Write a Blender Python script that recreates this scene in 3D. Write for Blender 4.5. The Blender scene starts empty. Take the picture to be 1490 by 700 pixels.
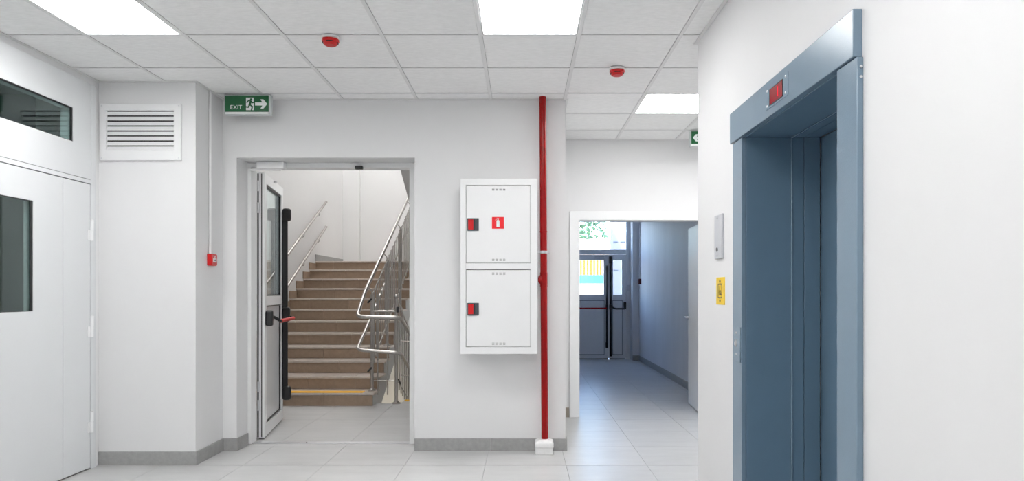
import bpy, bmesh, math, random
from mathutils import Vector, Matrix

random.seed(7)
C = bpy.context.scene.collection
SC = bpy.context.scene
PI = math.pi

# ------------------------------------------------------------------ camera, world, sun, exposure
CAM_Z = 1.286
CEIL = 2.846
cam_data = bpy.data.cameras.new('camera')
cam_data.sensor_fit = 'HORIZONTAL'
cam_data.sensor_width = 36.0
cam_data.lens = 980.0 / 1490.0 * 36.0
cam_data.shift_x = -15.0 / 1490.0
cam_data.shift_y = 75.0 / 1490.0
cam_data.clip_start = 0.05
cam = bpy.data.objects.new('camera', cam_data)
cam.location = (0, 0, CAM_Z)
cam.rotation_euler = (PI / 2, 0, 0)
C.objects.link(cam)
SC.camera = cam

world = bpy.data.worlds.new('sky')
SC.world = world
world.use_nodes = True
wn = world.node_tree.nodes
wl = world.node_tree.links
bg = wn['Background']
sky = wn.new('ShaderNodeTexSky')
sky.sky_type = 'NISHITA'
sky.sun_disc = False
sky.sun_elevation = math.radians(48)
sky.sun_rotation = math.radians(200)
wl.new(sky.outputs[0], bg.inputs[0])
SKY_STRENGTH = 2.3
bg.inputs[1].default_value = SKY_STRENGTH

sun_data = bpy.data.lights.new('sun', 'SUN')
sun_data.energy = 6.0
sun_data.angle = math.radians(0.6)
sun_data.color = (1.0, 0.95, 0.88)
sun = bpy.data.objects.new('sun', sun_data)
sun.rotation_euler = Vector((0.35, 0.62, -0.78)).to_track_quat('-Z', 'Y').to_euler()
sun.location = (0, 10, 12)
C.objects.link(sun)

PANEL_STRENGTH = 22.5       # ceiling light panels of the hall
STAIR_STRENGTH = 14.5       # added fill lamps of the stairwell, out of view
SC.view_settings.view_transform = 'Standard'
SC.view_settings.look = 'None'
SC.view_settings.gamma = 1.0
SC.view_settings.exposure = 0.0
SC.view_settings.use_curve_mapping = False

# ------------------------------------------------------------------ materials
def lin(c):
    c = c / 255.0
    return c / 12.92 if c <= 0.04045 else ((c + 0.055) / 1.055) ** 2.4

def rgb(r, g, b):
    return (lin(r), lin(g), lin(b), 1.0)

MATS = {}
def mat(name, col, rough=0.5, metal=0.0, noise=0.0, nscale=8.0, bump=0.0, bscale=200.0, spec=0.5,
        stretch=(1, 1, 1), col2=None, per_object=0.0, detail=6.0):
    m = bpy.data.materials.new(name)
    m.use_nodes = True
    nt = m.node_tree
    b = nt.nodes['Principled BSDF']
    b.inputs['Base Color'].default_value = col
    b.inputs['Roughness'].default_value = rough
    b.inputs['Metallic'].default_value = metal
    b.inputs['Specular IOR Level'].default_value = spec
    geo = nt.nodes.new('ShaderNodeNewGeometry')
    mp = nt.nodes.new('ShaderNodeMapping')
    mp.inputs['Scale'].default_value = stretch
    nt.links.new(geo.outputs['Position'], mp.inputs['Vector'])
    if noise > 0:
        nz = nt.nodes.new('ShaderNodeTexNoise')
        nz.inputs['Scale'].default_value = nscale
        nz.inputs['Detail'].default_value = detail
        nz.inputs['Roughness'].default_value = 0.65
        nt.links.new(mp.outputs[0], nz.inputs['Vector'])
        rp = nt.nodes.new('ShaderNodeValToRGB')
        c2 = col2 or tuple(min(1, c * (1 + noise)) for c in col[:3]) + (1,)
        c1 = tuple(c * (1 - noise) for c in col[:3]) + (1,)
        rp.color_ramp.elements[0].position = 0.3
        rp.color_ramp.elements[1].position = 0.7
        rp.color_ramp.elements[0].color = c1
        rp.color_ramp.elements[1].color = c2
        nt.links.new(nz.outputs['Fac'], rp.inputs['Fac'])
        out = rp.outputs['Color']
        if per_object > 0:
            oi = nt.nodes.new('ShaderNodeObjectInfo')
            mr = nt.nodes.new('ShaderNodeMapRange')
            mr.inputs['To Min'].default_value = 1 - per_object
            mr.inputs['To Max'].default_value = 1 + per_object
            nt.links.new(oi.outputs['Random'], mr.inputs['Value'])
            hs = nt.nodes.new('ShaderNodeHueSaturation')
            nt.links.new(mr.outputs[0], hs.inputs['Value'])
            nt.links.new(out, hs.inputs['Color'])
            out = hs.outputs['Color']
        nt.links.new(out, b.inputs['Base Color'])
    if bump > 0:
        n2 = nt.nodes.new('ShaderNodeTexNoise')
        n2.inputs['Scale'].default_value = bscale
        n2.inputs['Detail'].default_value = 3
        nt.links.new(mp.outputs[0], n2.inputs['Vector'])
        bp = nt.nodes.new('ShaderNodeBump')
        bp.inputs['Strength'].default_value = bump
        bp.inputs['Distance'].default_value = 0.002
        nt.links.new(n2.outputs['Fac'], bp.inputs['Height'])
        nt.links.new(bp.outputs[0], b.inputs['Normal'])
    MATS[name] = m
    return m

def emit(name, col, strength, stripes=False):
    m = bpy.data.materials.new(name)
    m.use_nodes = True
    nt = m.node_tree
    for n in list(nt.nodes):
        nt.nodes.remove(n)
    o = nt.nodes.new('ShaderNodeOutputMaterial')
    e = nt.nodes.new('ShaderNodeEmission')
    e.inputs[0].default_value = col
    e.inputs[1].default_value = strength
    nt.links.new(e.outputs[0], o.inputs[0])
    MATS[name] = m
    return m

def glass(name, tint, refl_ior=1.5):
    m = bpy.data.materials.new(name)
    m.use_nodes = True
    nt = m.node_tree
    for n in list(nt.nodes):
        nt.nodes.remove(n)
    o = nt.nodes.new('ShaderNodeOutputMaterial')
    mx = nt.nodes.new('ShaderNodeMixShader')
    tr = nt.nodes.new('ShaderNodeBsdfTransparent')
    gl = nt.nodes.new('ShaderNodeBsdfGlossy')
    fr = nt.nodes.new('ShaderNodeFresnel')
    geo = nt.nodes.new('ShaderNodeNewGeometry')
    ior = nt.nodes.new('ShaderNodeMapRange')      # a thin pane: the same Fresnel reflection on its front and back face
    ior.inputs['To Min'].default_value = refl_ior
    ior.inputs['To Max'].default_value = 1.0 / refl_ior
    nt.links.new(geo.outputs['Backfacing'], ior.inputs['Value'])
    nt.links.new(ior.outputs[0], fr.inputs['IOR'])
    tr.inputs[0].default_value = tint
    gl.inputs[0].default_value = (0.9, 1.0, 0.98, 1)
    gl.inputs['Roughness'].default_value = 0.0
    nt.links.new(fr.outputs[0], mx.inputs[0])
    nt.links.new(tr.outputs[0], mx.inputs[1])
    nt.links.new(gl.outputs[0], mx.inputs[2])
    nt.links.new(mx.outputs[0], o.inputs[0])
    MATS[name] = m
    return m

W_PAINT = mat('white_wall_paint', (0.80, 0.80, 0.805, 1), 0.6, noise=0.012, nscale=1.5, bump=0.06, bscale=160, spec=0.3)
W_STAIR = mat('stairwell_paint', (0.82, 0.82, 0.82, 1), 0.6, noise=0.012, nscale=1.5, bump=0.06, bscale=160, spec=0.3)
G_PAINT = mat('stringer_paint', (0.62, 0.62, 0.62, 1), 0.6, noise=0.02, nscale=3)
V_PAINT = mat('vestibule_paint', (0.76, 0.77, 0.80, 1), 0.6, noise=0.05, nscale=2.2, bump=0.25, bscale=9, stretch=(1, 1, 0.25), spec=0.35)
C_TILE = mat('ceiling_tile_board', (0.92, 0.92, 0.918, 1), 0.85, noise=0.05, nscale=55, bump=0.5, bscale=140, per_object=0.012, stretch=(0.35, 1, 1))
C_GRID = mat('grid_white_metal', (0.80, 0.80, 0.80, 1), 0.5, noise=0.01)
C_VOID = mat('ceiling_void', (0.16, 0.16, 0.16, 1), 0.9)  # slab coloured dark to give the tile gaps their shadow lines
F_TILE = mat('floor_stoneware', (0.55, 0.55, 0.55, 1), 0.33, noise=0.07, nscale=5, bump=0.12, bscale=60, per_object=0.025, stretch=(0.45, 1.6, 1))
F_GROUT = mat('grout', (0.30, 0.30, 0.30, 1), 0.9)
B_STONE = mat('grey_stone_skirting', (0.36, 0.36, 0.355, 1), 0.55, noise=0.10, nscale=28, bump=0.1, bscale=120, per_object=0.02)
B_TAN = mat('tan_stone_skirting', (0.36, 0.32, 0.27, 1), 0.55, noise=0.10, nscale=28)
S_STONE = mat('tan_stair_stone', rgb(163, 141, 121), 0.5, noise=0.10, nscale=22, bump=0.1, bscale=90, per_object=0.07)
S_TREAD = mat('tread_stone', rgb(198, 187, 178), 0.28, noise=0.08, nscale=22, bump=0.06, bscale=90, per_object=0.03)
YELLOW = mat('yellow_tape', rgb(255, 190, 10), 0.5, noise=0.03, nscale=40)
WHITE_MET = mat('white_powder_coat', (0.87, 0.875, 0.88, 1), 0.35, noise=0.01, nscale=4, bump=0.02, bscale=300)
DOOR_MET = mat('white_steel_door', (0.77, 0.785, 0.80, 1), 0.22, noise=0.01, nscale=2, spec=0.6)
WHITE_PL = mat('white_plastic', (0.82, 0.82, 0.82, 1), 0.4, noise=0.01)
PLASTER = mat('plaster_block', (0.80, 0.80, 0.80, 1), 0.8, noise=0.05, nscale=30, bump=0.6, bscale=60)
BLUE = mat('blue_grey_paint', rgb(122, 144, 162), 0.15, noise=0.03, nscale=6, bump=0.30, bscale=260, spec=0.55)
BLUE_SHADE = mat('blue_door_paint', rgb(104, 130, 151), 0.34, noise=0.03, nscale=6, bump=0.12, bscale=330, spec=0.5)  # same lift paint, recess shade put into a darker copy
STEEL = mat('brushed_steel', (0.42, 0.40, 0.38, 1), 0.28, metal=1.0, noise=0.06, nscale=30)
ALU = mat('satin_aluminium', (0.75, 0.76, 0.78, 1), 0.35, metal=1.0, noise=0.03, nscale=20)
GREY_PLATE = mat('grey_plate', rgb(205, 207, 212), 0.35, metal=0.3, noise=0.02)
RED = mat('red_plastic', (0.62, 0.006, 0.008, 1), 0.32, noise=0.03, nscale=20)
RED_PIPE = mat('red_pipe_paint', (0.30, 0.003, 0.004, 1), 0.25, noise=0.16, nscale=26, bump=0.15, bscale=70, spec=0.28)
RED_SIGN = mat('red_sign', (0.85, 0.008, 0.015, 1), 0.4, noise=0.01)
PINK_RED = mat('faded_red_face', rgb(205, 90, 90), 0.4, noise=0.05)
SCREEN_RED = mat('red_acrylic', (0.30, 0.008, 0.015, 1), 0.08, noise=0.08, nscale=9, spec=0.7)
BLACK = mat('black_plastic', (0.012, 0.012, 0.013, 1), 0.35, noise=0.1)
DARK = mat('dark_void', (0.012, 0.013, 0.014, 1), 0.8)
DGREY = mat('dark_grey_plastic', rgb(78, 86, 92), 0.4, noise=0.03)
HOLLOW_SHADE = mat('vent_hole', (0.22, 0.22, 0.22, 1), 0.8)  # grey standing in for shade inside vents and door gaps
GREEN = mat('sign_green', (0.006, 0.115, 0.035, 1), 0.3, noise=0.02)
SIGN_W = mat('sign_white', (0.85, 0.88, 0.87, 1), 0.4, noise=0.01)
SIGN_B = mat('sign_housing', rgb(200, 206, 206), 0.4, noise=0.02)
SIGN_Y = mat('sign_yellow', (0.90, 0.62, 0.005, 1), 0.4, noise=0.02)
NAVY = mat('sign_navy', (0.02, 0.02, 0.05, 1), 0.4)
BROWN = mat('brown_panel', (0.20, 0.12, 0.075, 1), 0.6, noise=0.1)
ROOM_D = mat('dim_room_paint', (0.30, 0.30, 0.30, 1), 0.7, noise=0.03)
MAROON = mat('maroon_fabric', (0.10, 0.012, 0.02, 1), 0.8, noise=0.1, nscale=40)
V_FRAME = mat('grey_white_aluminium', (0.78, 0.79, 0.81, 1), 0.38, noise=0.02)
GLASS = glass('clear_glass', (0.95, 0.965, 0.98, 1))
GLASS_G = glass('tinted_glass', (0.86, 0.94, 0.93, 1), 1.6)
PANEL = emit('led_panel_light', (1.0, 0.995, 0.985, 1), PANEL_STRENGTH)
STAIR_FILL = emit('stair_lamp_light', (1.0, 0.99, 0.975, 1), STAIR_STRENGTH)
DIGIT = emit('red_digit_light', (1.0, 0.02, 0.05, 1), 1.3)
# outside
GROUND = mat('pale_concrete', (0.50, 0.49, 0.48, 1), 0.9, noise=0.06, nscale=1.5)
RENDER_W = mat('white_render', (0.50, 0.50, 0.50, 1), 0.9, noise=0.02)
LILAC = mat('lilac_grey_render', (0.24, 0.235, 0.26, 1), 0.9, noise=0.02)
FENCE_Y = mat('yellow_fence_paint', (0.30, 0.15, 0.012, 1), 0.5, noise=0.03)
TURQ = mat('turquoise_paint', (0.06, 0.22, 0.21, 1), 0.5, noise=0.04)
BARK = mat('bark', (0.12, 0.08, 0.05, 1), 0.9, noise=0.2)
LEAF = mat('leaf_green', (0.10, 0.19, 0.085, 1), 0.6, noise=0.35, nscale=2)
COPING = mat('grey_coping', (0.3, 0.31, 0.33, 1), 0.8, noise=0.05)

# ------------------------------------------------------------------ mesh builder
ORG = {}

class MB:
    def __init__(self):
        self.bm = bmesh.new()
    def box(self, x0, x1, y0, y1, z0, z1):
        x0, x1 = min(x0, x1), max(x0, x1)
        y0, y1 = min(y0, y1), max(y0, y1)
        z0, z1 = min(z0, z1), max(z0, z1)
        v = [self.bm.verts.new(p) for p in ((x0, y0, z0), (x1, y0, z0), (x1, y1, z0), (x0, y1, z0),
                                            (x0, y0, z1), (x1, y0, z1), (x1, y1, z1), (x0, y1, z1))]
        for f in ((3, 2, 1, 0), (4, 5, 6, 7), (0, 1, 5, 4), (1, 2, 6, 5), (2, 3, 7, 6), (3, 0, 4, 7)):
            self.bm.faces.new([v[i] for i in f])
        return self
    def prism(self, poly, axis, a0, a1):
        def p3(p, a):
            if axis == 'x': return (a, p[0], p[1])
            if axis == 'y': return (p[0], a, p[1])
            return (p[0], p[1], a)
        lo = [self.bm.verts.new(p3(p, a0)) for p in poly]
        hi = [self.bm.verts.new(p3(p, a1)) for p in poly]
        n = len(poly)
        fs = [self.bm.faces.new(lo), self.bm.faces.new(hi)]
        for i in range(n):
            fs.append(self.bm.faces.new((lo[i], lo[(i + 1) % n], hi[(i + 1) % n], hi[i])))
        bmesh.ops.recalc_face_normals(self.bm, faces=fs)
        return self
    def tube(self, pts, r, n=12, cap=True, radii=None):
        pts = [Vector(p) for p in pts]
        rings = []
        prev = None
        for i, p in enumerate(pts):
            if i == 0: d = pts[1] - p
            elif i == len(pts) - 1: d = p - pts[-2]
            else: d = (pts[i + 1] - p).normalized() + (p - pts[i - 1]).normalized()
            d.normalize()
            if prev is None:
                u = d.orthogonal().normalized()
            else:
                u = (prev - d * prev.dot(d)).normalized()
            prev = u
            w = d.cross(u)
            rr = radii[i] if radii else r
            rings.append([self.bm.verts.new(p + (u * math.cos(2 * PI * k / n) + w * math.sin(2 * PI * k / n)) * rr) for k in range(n)])
        for a, b in zip(rings, rings[1:]):
            for k in range(n):
                self.bm.faces.new((a[k], a[(k + 1) % n], b[(k + 1) % n], b[k]))
        if cap:
            self.bm.faces.new(rings[0][::-1])
            self.bm.faces.new(rings[-1])
        return self
    def lathe(self, prof, c, n=24, axis='z'):
        rings = []
        for r, h in prof:
            ring = []
            for k in range(n):
                a = 2 * PI * k / n
                if axis == 'z': p = (c[0] + r * math.cos(a), c[1] + r * math.sin(a), c[2] + h)
                elif axis == 'x': p = (c[0] + h, c[1] + r * math.cos(a), c[2] + r * math.sin(a))
                else: p = (c[0] + r * math.cos(a), c[1] + h, c[2] + r * math.sin(a))
                ring.append(self.bm.verts.new(p))
            rings.append(ring)
        fs = []
        for a, b in zip(rings, rings[1:]):
            for k in range(n):
                fs.append(self.bm.faces.new((a[k], a[(k + 1) % n], b[(k + 1) % n], b[k])))
        fs.append(self.bm.faces.new(rings[0]))
        fs.append(self.bm.faces.new(rings[-1]))
        bmesh.ops.recalc_face_normals(self.bm, faces=fs)
        return self
    def ring(self, axis, a0, a1, outer, inner):
        """rectangular frame: outer, inner = (u0,u1,v0,v1) in the plane across axis"""
        o = [(outer[0], outer[2]), (outer[1], outer[2]), (outer[1], outer[3]), (outer[0], outer[3])]
        i = [(inner[0], inner[2]), (inner[1], inner[2]), (inner[1], inner[3]), (inner[0], inner[3])]
        def p3(p, a):
            if axis == 'x': return (a, p[0], p[1])
            if axis == 'y': return (p[0], a, p[1])
            return (p[0], p[1], a)
        V = {}
        for key, poly in (('o', o), ('i', i)):
            for a in (a0, a1):
                V[key, a] = [self.bm.verts.new(p3(p, a)) for p in poly]
        fs = []
        for k in range(4):
            j = (k + 1) % 4
            for a in (a0, a1):
                fs.append(self.bm.faces.new((V['o', a][k], V['o', a][j], V['i', a][j], V['i', a][k])))
            for key in 'oi':
                fs.append(self.bm.faces.new((V[key, a0][k], V[key, a0][j], V[key, a1][j], V[key, a1][k])))
        bmesh.ops.recalc_face_normals(self.bm, faces=fs)
        return self
    def mesh(self, name, m, bevel=0.0, seg=2, smooth=None):
        bm = self.bm
        bm.normal_update()
        if bevel > 0:
            es = [e for e in bm.edges if len(e.link_faces) == 2 and e.calc_face_angle(0) > 0.5]
            res = bmesh.ops.bevel(bm, geom=es, offset=bevel, segments=seg, profile=0.5, affect='EDGES', clamp_overlap=True)
            for f in res['faces']: f.smooth = True      # only the rounded edges; the large faces stay flat
        xs = [v.co for v in bm.verts]
        lo = Vector((min(v.x for v in xs), min(v.y for v in xs), min(v.z for v in xs)))
        hi = Vector((max(v.x for v in xs), max(v.y for v in xs), max(v.z for v in xs)))
        org = Vector(((lo.x + hi.x) / 2, (lo.y + hi.y) / 2, lo.z))
        for v in bm.verts:
            v.co -= org
        me = bpy.data.meshes.new(name)
        bm.to_mesh(me)
        bm.free()
        if smooth is not None:
            for p in me.polygons: p.use_smooth = True
            me.set_sharp_from_angle(angle=math.radians(smooth))
        me.materials.append(m)
        return me, org
    def build(self, name, m, parent=None, bevel=0.0, seg=2, smooth=None, label=None):
        me, org = self.mesh(name, m, bevel, seg, smooth)
        return place(name, me, org, parent, label)

def place(name, me, org, parent=None, label=None):
    o = bpy.data.objects.new(name, me)
    C.objects.link(o)
    if parent is not None:
        o.parent = parent
        o.location = Vector(org) - ORG[parent.name]
    else:
        o.location = org
    ORG[o.name] = Vector(org)
    if label: o['label'] = label
    return o

def tag(o, label=None, cat=None, group=None, kind=None):
    if label: o['label'] = label
    if cat: o['category'] = cat
    if group: o['group'] = group
    if kind: o['kind'] = kind
    return o

def thing(name, label, cat, loc, group=None, kind=None, rz=0.0, local=False):
    o = bpy.data.objects.new(name, None)
    o.empty_display_size = 0.1
    C.objects.link(o)
    o.location = loc
    o.rotation_euler = (0, 0, rz)
    ORG[o.name] = Vector((0, 0, 0)) if local else Vector(loc)
    return tag(o, label, cat, group, kind)

def struct(o, label=None, cat=None):
    return tag(o, label, cat, None, 'structure')

def fillet(pts, r, seg=5):
    pts = [Vector(p) for p in pts]
    out = [pts[0]]
    for a, b, c in zip(pts, pts[1:], pts[2:]):
        d1 = (a - b); d2 = (c - b)
        rr = min(r, d1.length * 0.45, d2.length * 0.45)
        p1 = b + d1.normalized() * rr
        p2 = b + d2.normalized() * rr
        for k in range(seg + 1):
            t = k / seg
            out.append(p1 * (1 - t) ** 2 + b * 2 * t * (1 - t) + p2 * t * t)
    out.append(pts[-1])
    return out

def text_mesh(body, size, name):
    cu = bpy.data.curves.new(name, 'FONT')
    cu.body = body
    cu.size = size
    cu.align_x = 'LEFT'
    cu.extrude = 0.0005
    cu.resolution_u = 3
    t = bpy.data.objects.new(name, cu)
    C.objects.link(t)
    bpy.context.view_layer.update()
    me = bpy.data.meshes.new_from_object(t.evaluated_get(bpy.context.evaluated_depsgraph_get()))
    bpy.data.objects.remove(t)
    bpy.data.curves.remove(cu)
    me.name = name
    return me

def stroke(mb, pts, w, axis, a0, a1):
    """flat thick polyline in a plane (for pictograms)"""
    for p, q in zip(pts, pts[1:]):
        d = Vector((q[0] - p[0], q[1] - p[1])).normalized()
        n = Vector((-d.y, d.x)) * w / 2
        e = d * w * 0.3
        mb.prism([(p[0] - e.x + n.x, p[1] - e.y + n.y), (q[0] + e.x + n.x, q[1] + e.y + n.y),
                  (q[0] + e.x - n.x, q[1] + e.y - n.y), (p[0] - e.x - n.x, p[1] - e.y - n.y)], axis, a0, a1)

# ------------------------------------------------------------------ plan
XL = -3.15          # left wall of the hall
XR = 1.10           # lift wall
YP = 5.01           # face of the left pier
XP = -2.43          # its right side
YB = 5.465          # back wall
YB2 = 5.80          # its far side
XE = 0.351          # right end of the back wall
YC = 6.92           # wall of the passage door
YL = 4.22           # end of the lift wall
SL, SR = -3.38, 0.10  # stairwell sides
SBY = 12.80         # stairwell back
TOPW = 3.05

# ------------------------------------------------------------------ walls
struct(MB().prism([(XP, 0), (-2.317, 0), (-2.317, 2.377), (-0.874, 2.377), (-0.874, 0), (XE, 0), (XE, 6.2), (-3.38, 6.2), (-3.38, 3.05), (XP, 3.05)], 'y', YB, YB2)
       .build('wall_back', W_PAINT))
struct(MB().box(-3.62, XP, YP, YB2, 0, TOPW).build('wall_left_pier', W_PAINT))
# left wall around the steel door unit
struct(MB().prism([(-3.0, 0), (2.55, 0), (2.55, 2.80), (4.955, 2.80), (4.955, 0), (YP, 0), (YP, TOPW), (-3.0, TOPW)], 'x', -3.35, XL)
       .build('wall_left', W_PAINT))
# lift wall with the shaft opening
struct(MB().prism([(-3.0, 0), (2.29, 0), (2.29, 2.067), (3.33, 2.067), (3.33, 0), (YL, 0), (YL, TOPW), (-3.0, TOPW)], 'x', XR, 1.60)
       .build('wall_right', W_PAINT, bevel=0.004))
struct(MB().box(1.60, 1.72, 2.0, YL, 0, TOPW).build('wall_shaft', DARK))
struct(MB().box(1.72, 3.4, YL - 0.2, YL, 0, TOPW).build('wall_recess_front', W_PAINT))
struct(MB().box(3.2, 3.4, YL, YC, 0, TOPW).build('wall_recess_right', W_PAINT))
struct(MB().box(-3.35, 1.6, -3.2, -3.0, 0, TOPW).build('wall_front', W_PAINT))
# wall with the passage door
DX0, DX1, DZ = 0.584, 1.86, 2.025
struct(MB().prism([(XE, 0), (DX0 - 0.02, 0), (DX0 - 0.02, DZ + 0.02), (DX1 + 0.02, DZ + 0.02), (DX1 + 0.02, 0), (3.4, 0), (3.4, TOPW), (XE, TOPW)], 'y', YC, YC + 0.14)
       .build('wall_passage', W_PAINT))
# stairwell
struct(MB().box(SL - 0.2, SL, YB2, SBY, -2.4, 6.2).build('wall_stair_left', W_STAIR))
struct(MB().box(SL - 0.2, XE, SBY, SBY + 0.2, -2.4, 6.2).build('wall_stair_back', W_STAIR))
struct(MB().box(SR, XE, YB2, SBY, -2.4, 6.2).build('wall_stair_right', W_STAIR))
struct(MB().box(SL, -3.07, SBY - 0.12, SBY, 1.79, 6.2).build('wall_stair_pier', W_STAIR))
struct(MB().box(SL - 0.2, XE, YB, SBY + 0.2, 6.2, 6.4).build('ceiling_stairwell', W_STAIR))
struct(MB().box(SL, SR, YB2, 7.25, 3.28, 3.55).build('ceiling_stair_hall', W_STAIR))
struct(MB().box(SL, SR, 7.85, SBY, -2.4, -2.2).build('floor_basement', F_TILE))
# vestibule behind the passage door
VX0, VX1, VY1 = 0.45, 2.19, 12.86
struct(MB().box(XE, VX0, YC + 0.14, VY1, 0, TOPW).build('wall_vestibule_left', V_PAINT))
struct(MB().box(VX1, VX1 + 0.2, YC + 0.14, VY1, 0, TOPW).build('wall_vestibule_right', V_PAINT))
struct(MB().box(2.065, VX1, 12.62, VY1, 0, 2.85).build('wall_vestibule_nib', V_PAINT))
struct(MB().prism([(XE, 0), (0.60, 0), (0.60, 2.72), (2.065, 2.72), (2.065, 0), (2.6, 0), (2.6, TOPW), (XE, TOPW)], 'y', VY1, VY1 + 0.24)
       .build('wall_vestibule_back', V_PAINT))
struct(MB().box(VX0, VX1, YC + 0.14, VY1, 2.85, TOPW).build('ceiling_vestibule', V_PAINT))
# dim room behind the steel door
struct(MB().box(-6.2, -6.0, 1.8, 7.0, 0, TOPW).build('wall_office_back', BROWN))
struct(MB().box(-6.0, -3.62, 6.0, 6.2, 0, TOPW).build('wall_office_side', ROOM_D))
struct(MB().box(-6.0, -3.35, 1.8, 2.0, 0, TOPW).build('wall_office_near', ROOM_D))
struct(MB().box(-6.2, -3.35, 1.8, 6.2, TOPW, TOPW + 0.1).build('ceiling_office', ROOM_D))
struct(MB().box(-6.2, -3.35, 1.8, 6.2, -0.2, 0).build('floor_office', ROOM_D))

# ------------------------------------------------------------------ floor: slab + tiles
fl = struct(MB().prism([(XL, -3.0), (XR, -3.0), (XR, YL), (3.2, YL), (3.2, YC), (VX1, YC + 0.14), (VX1, VY1 + 0.1), (VX0, VY1 + 0.1), (VX0, YC), (XE, YC), (XE, YB),
                        (SR, YB2), (SR, 8.03), (-1.40, 8.03), (-1.40, 7.78), (-1.69, 7.78), (-1.69, 7.64), (SL, 7.64), (SL, YB2), (XP, YB), (XP, YP), (XL, YP)], 'z', -0.2, -0.008)
            .build('floor', F_GROUT))
FREG = [(XL, XR, -3.0, YL), (XL, 3.2, YL, YP), (XP, 3.2, YP, YB), (-2.317, -0.874, YB, YB2), (XE, 3.2, YB, YC), (SL, SR, YB2, 7.64), (-1.69, SR, 7.64, 7.78), (-1.40, SR, 7.78, 8.03),
        (DX0 - 0.02, DX1 + 0.02, YC, YC + 0.14), (VX0, VX1, YC + 0.14, VY1 + 0.05)]

def cells(xs, ys, regs):
    for i in range(len(xs) - 1):
        for j in range(len(ys) - 1):
            out = []
            for r in regs:
                x0, x1 = max(xs[i], r[0]), min(xs[i + 1], r[1])
                y0, y1 = max(ys[j], r[2]), min(ys[j + 1], r[3])
                if x1 - x0 > 0.012 and y1 - y0 > 0.012:
                    out.append((x0, x1, y0, y1))
            if out:
                yield (xs[i], xs[i + 1], ys[j], ys[j + 1]), out

fx = [0.925 + 0.6 * k for k in range(-8, 5)]
fy = [5.0 + 0.6 * k for k in range(-14, 15)]
CACHE = {}
def laid(prefix, cell, rects, gap, z0, z1, m, parent):
    x0, x1, y0, y1 = cell
    def inset(r):
        return (r[0] + (gap if abs(r[0] - x0) < 1e-6 else 0), r[1] - (gap if abs(r[1] - x1) < 1e-6 else 0),
                r[2] + (gap if abs(r[2] - y0) < 1e-6 else 0), r[3] - (gap if abs(r[3] - y1) < 1e-6 else 0))
    rects = [inset(r) for r in rects]
    if len(rects) == 1:
        r = rects[0]
        key = (prefix, round(r[1] - r[0], 4), round(r[3] - r[2], 4))
        if key not in CACHE:
            CACHE[key] = MB().box(r[0], r[1], r[2], r[3], z0, z1).mesh(prefix, m)[0]
        return place(prefix, CACHE[key], ((r[0] + r[1]) / 2, (r[2] + r[3]) / 2, z0), parent)
    mb = MB()
    for r in rects: mb.box(*r, z0, z1)
    return mb.build(prefix, m, parent)

for cell, rects in cells(fx, fy, FREG):
    if cell[3] < -3.0: continue
    laid('floor_tile', cell, rects, 0.0012, -0.008, 0.0, F_TILE, fl)

# ------------------------------------------------------------------ ceiling: slab, tiles, grid, wall angles
CREG = [(XL, XR, -3.0, YL), (XL, 3.2, YL, YP), (XP, 3.2, YP, YB), (XE, 3.2, YB, YC)]
ce = struct(MB().prism([(XL, -3.0), (XR, -3.0), (XR, YL), (3.2, YL), (3.2, YC), (XE, YC), (XE, YB), (XP, YB), (XP, YP), (XL, YP)], 'z', 2.91, TOPW)
            .build('ceiling', C_VOID))
cx = [-3.255, -2.655, -2.055, -1.455, -0.855, -0.255, 0.345, 0.965, 1.575, 2.175, 2.775, 3.375]
cy = [4.1 + 0.6 * k for k in range(-12, 6)]
LIGHTS = [(1, 3.5), (5, 3.5), (7, 5.3), (1, 1.1), (5, 1.1), (1, -1.3), (5, -1.3), (9, 5.3)]  # visible panels first, then unseen ones added for illumination
def is_light(cell):
    return any(abs(cell[0] - cx[i]) < 1e-3 and abs(cell[2] - y) < 1e-3 for i, y in LIGHTS)
for cell, rects in cells(cx, cy, CREG):
    if is_light(cell): continue
    laid('ceiling_tile', cell, rects, 0.0135, CEIL + 0.004, CEIL + 0.02, C_TILE, ce)
for x in cx:
    segs = {}
    for r in CREG:
        if r[0] + 0.02 < x < r[1] - 0.02: segs.setdefault(x, []).append((r[2], r[3]))
    for x_, s in segs.items():
        y0, y1 = min(a for a, b in s), max(b for a, b in s)
        MB().box(x - 0.012, x + 0.012, y0, y1, CEIL, CEIL + 0.003).box(x - 0.003, x + 0.003, y0, y1, CEIL + 0.003, CEIL + 0.04).build('grid_runner', C_GRID, ce)
for y in cy:
    for r in CREG:
        if r[2] + 0.02 < y < r[3] - 0.02:
            xs = [r[0]] + [x for x in cx if r[0] + 0.02 < x < r[1] - 0.02] + [r[1]]
            for k, (a, b) in enumerate(zip(xs, xs[1:])):
                a2 = a + (0.0125 if k else 0); b2 = b - (0.0125 if k < len(xs) - 2 else 0)
                MB().box(a2, b2, y - 0.012, y + 0.012, CEIL + 0.0006, CEIL + 0.003).build('grid_bar', C_GRID, ce)
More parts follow.
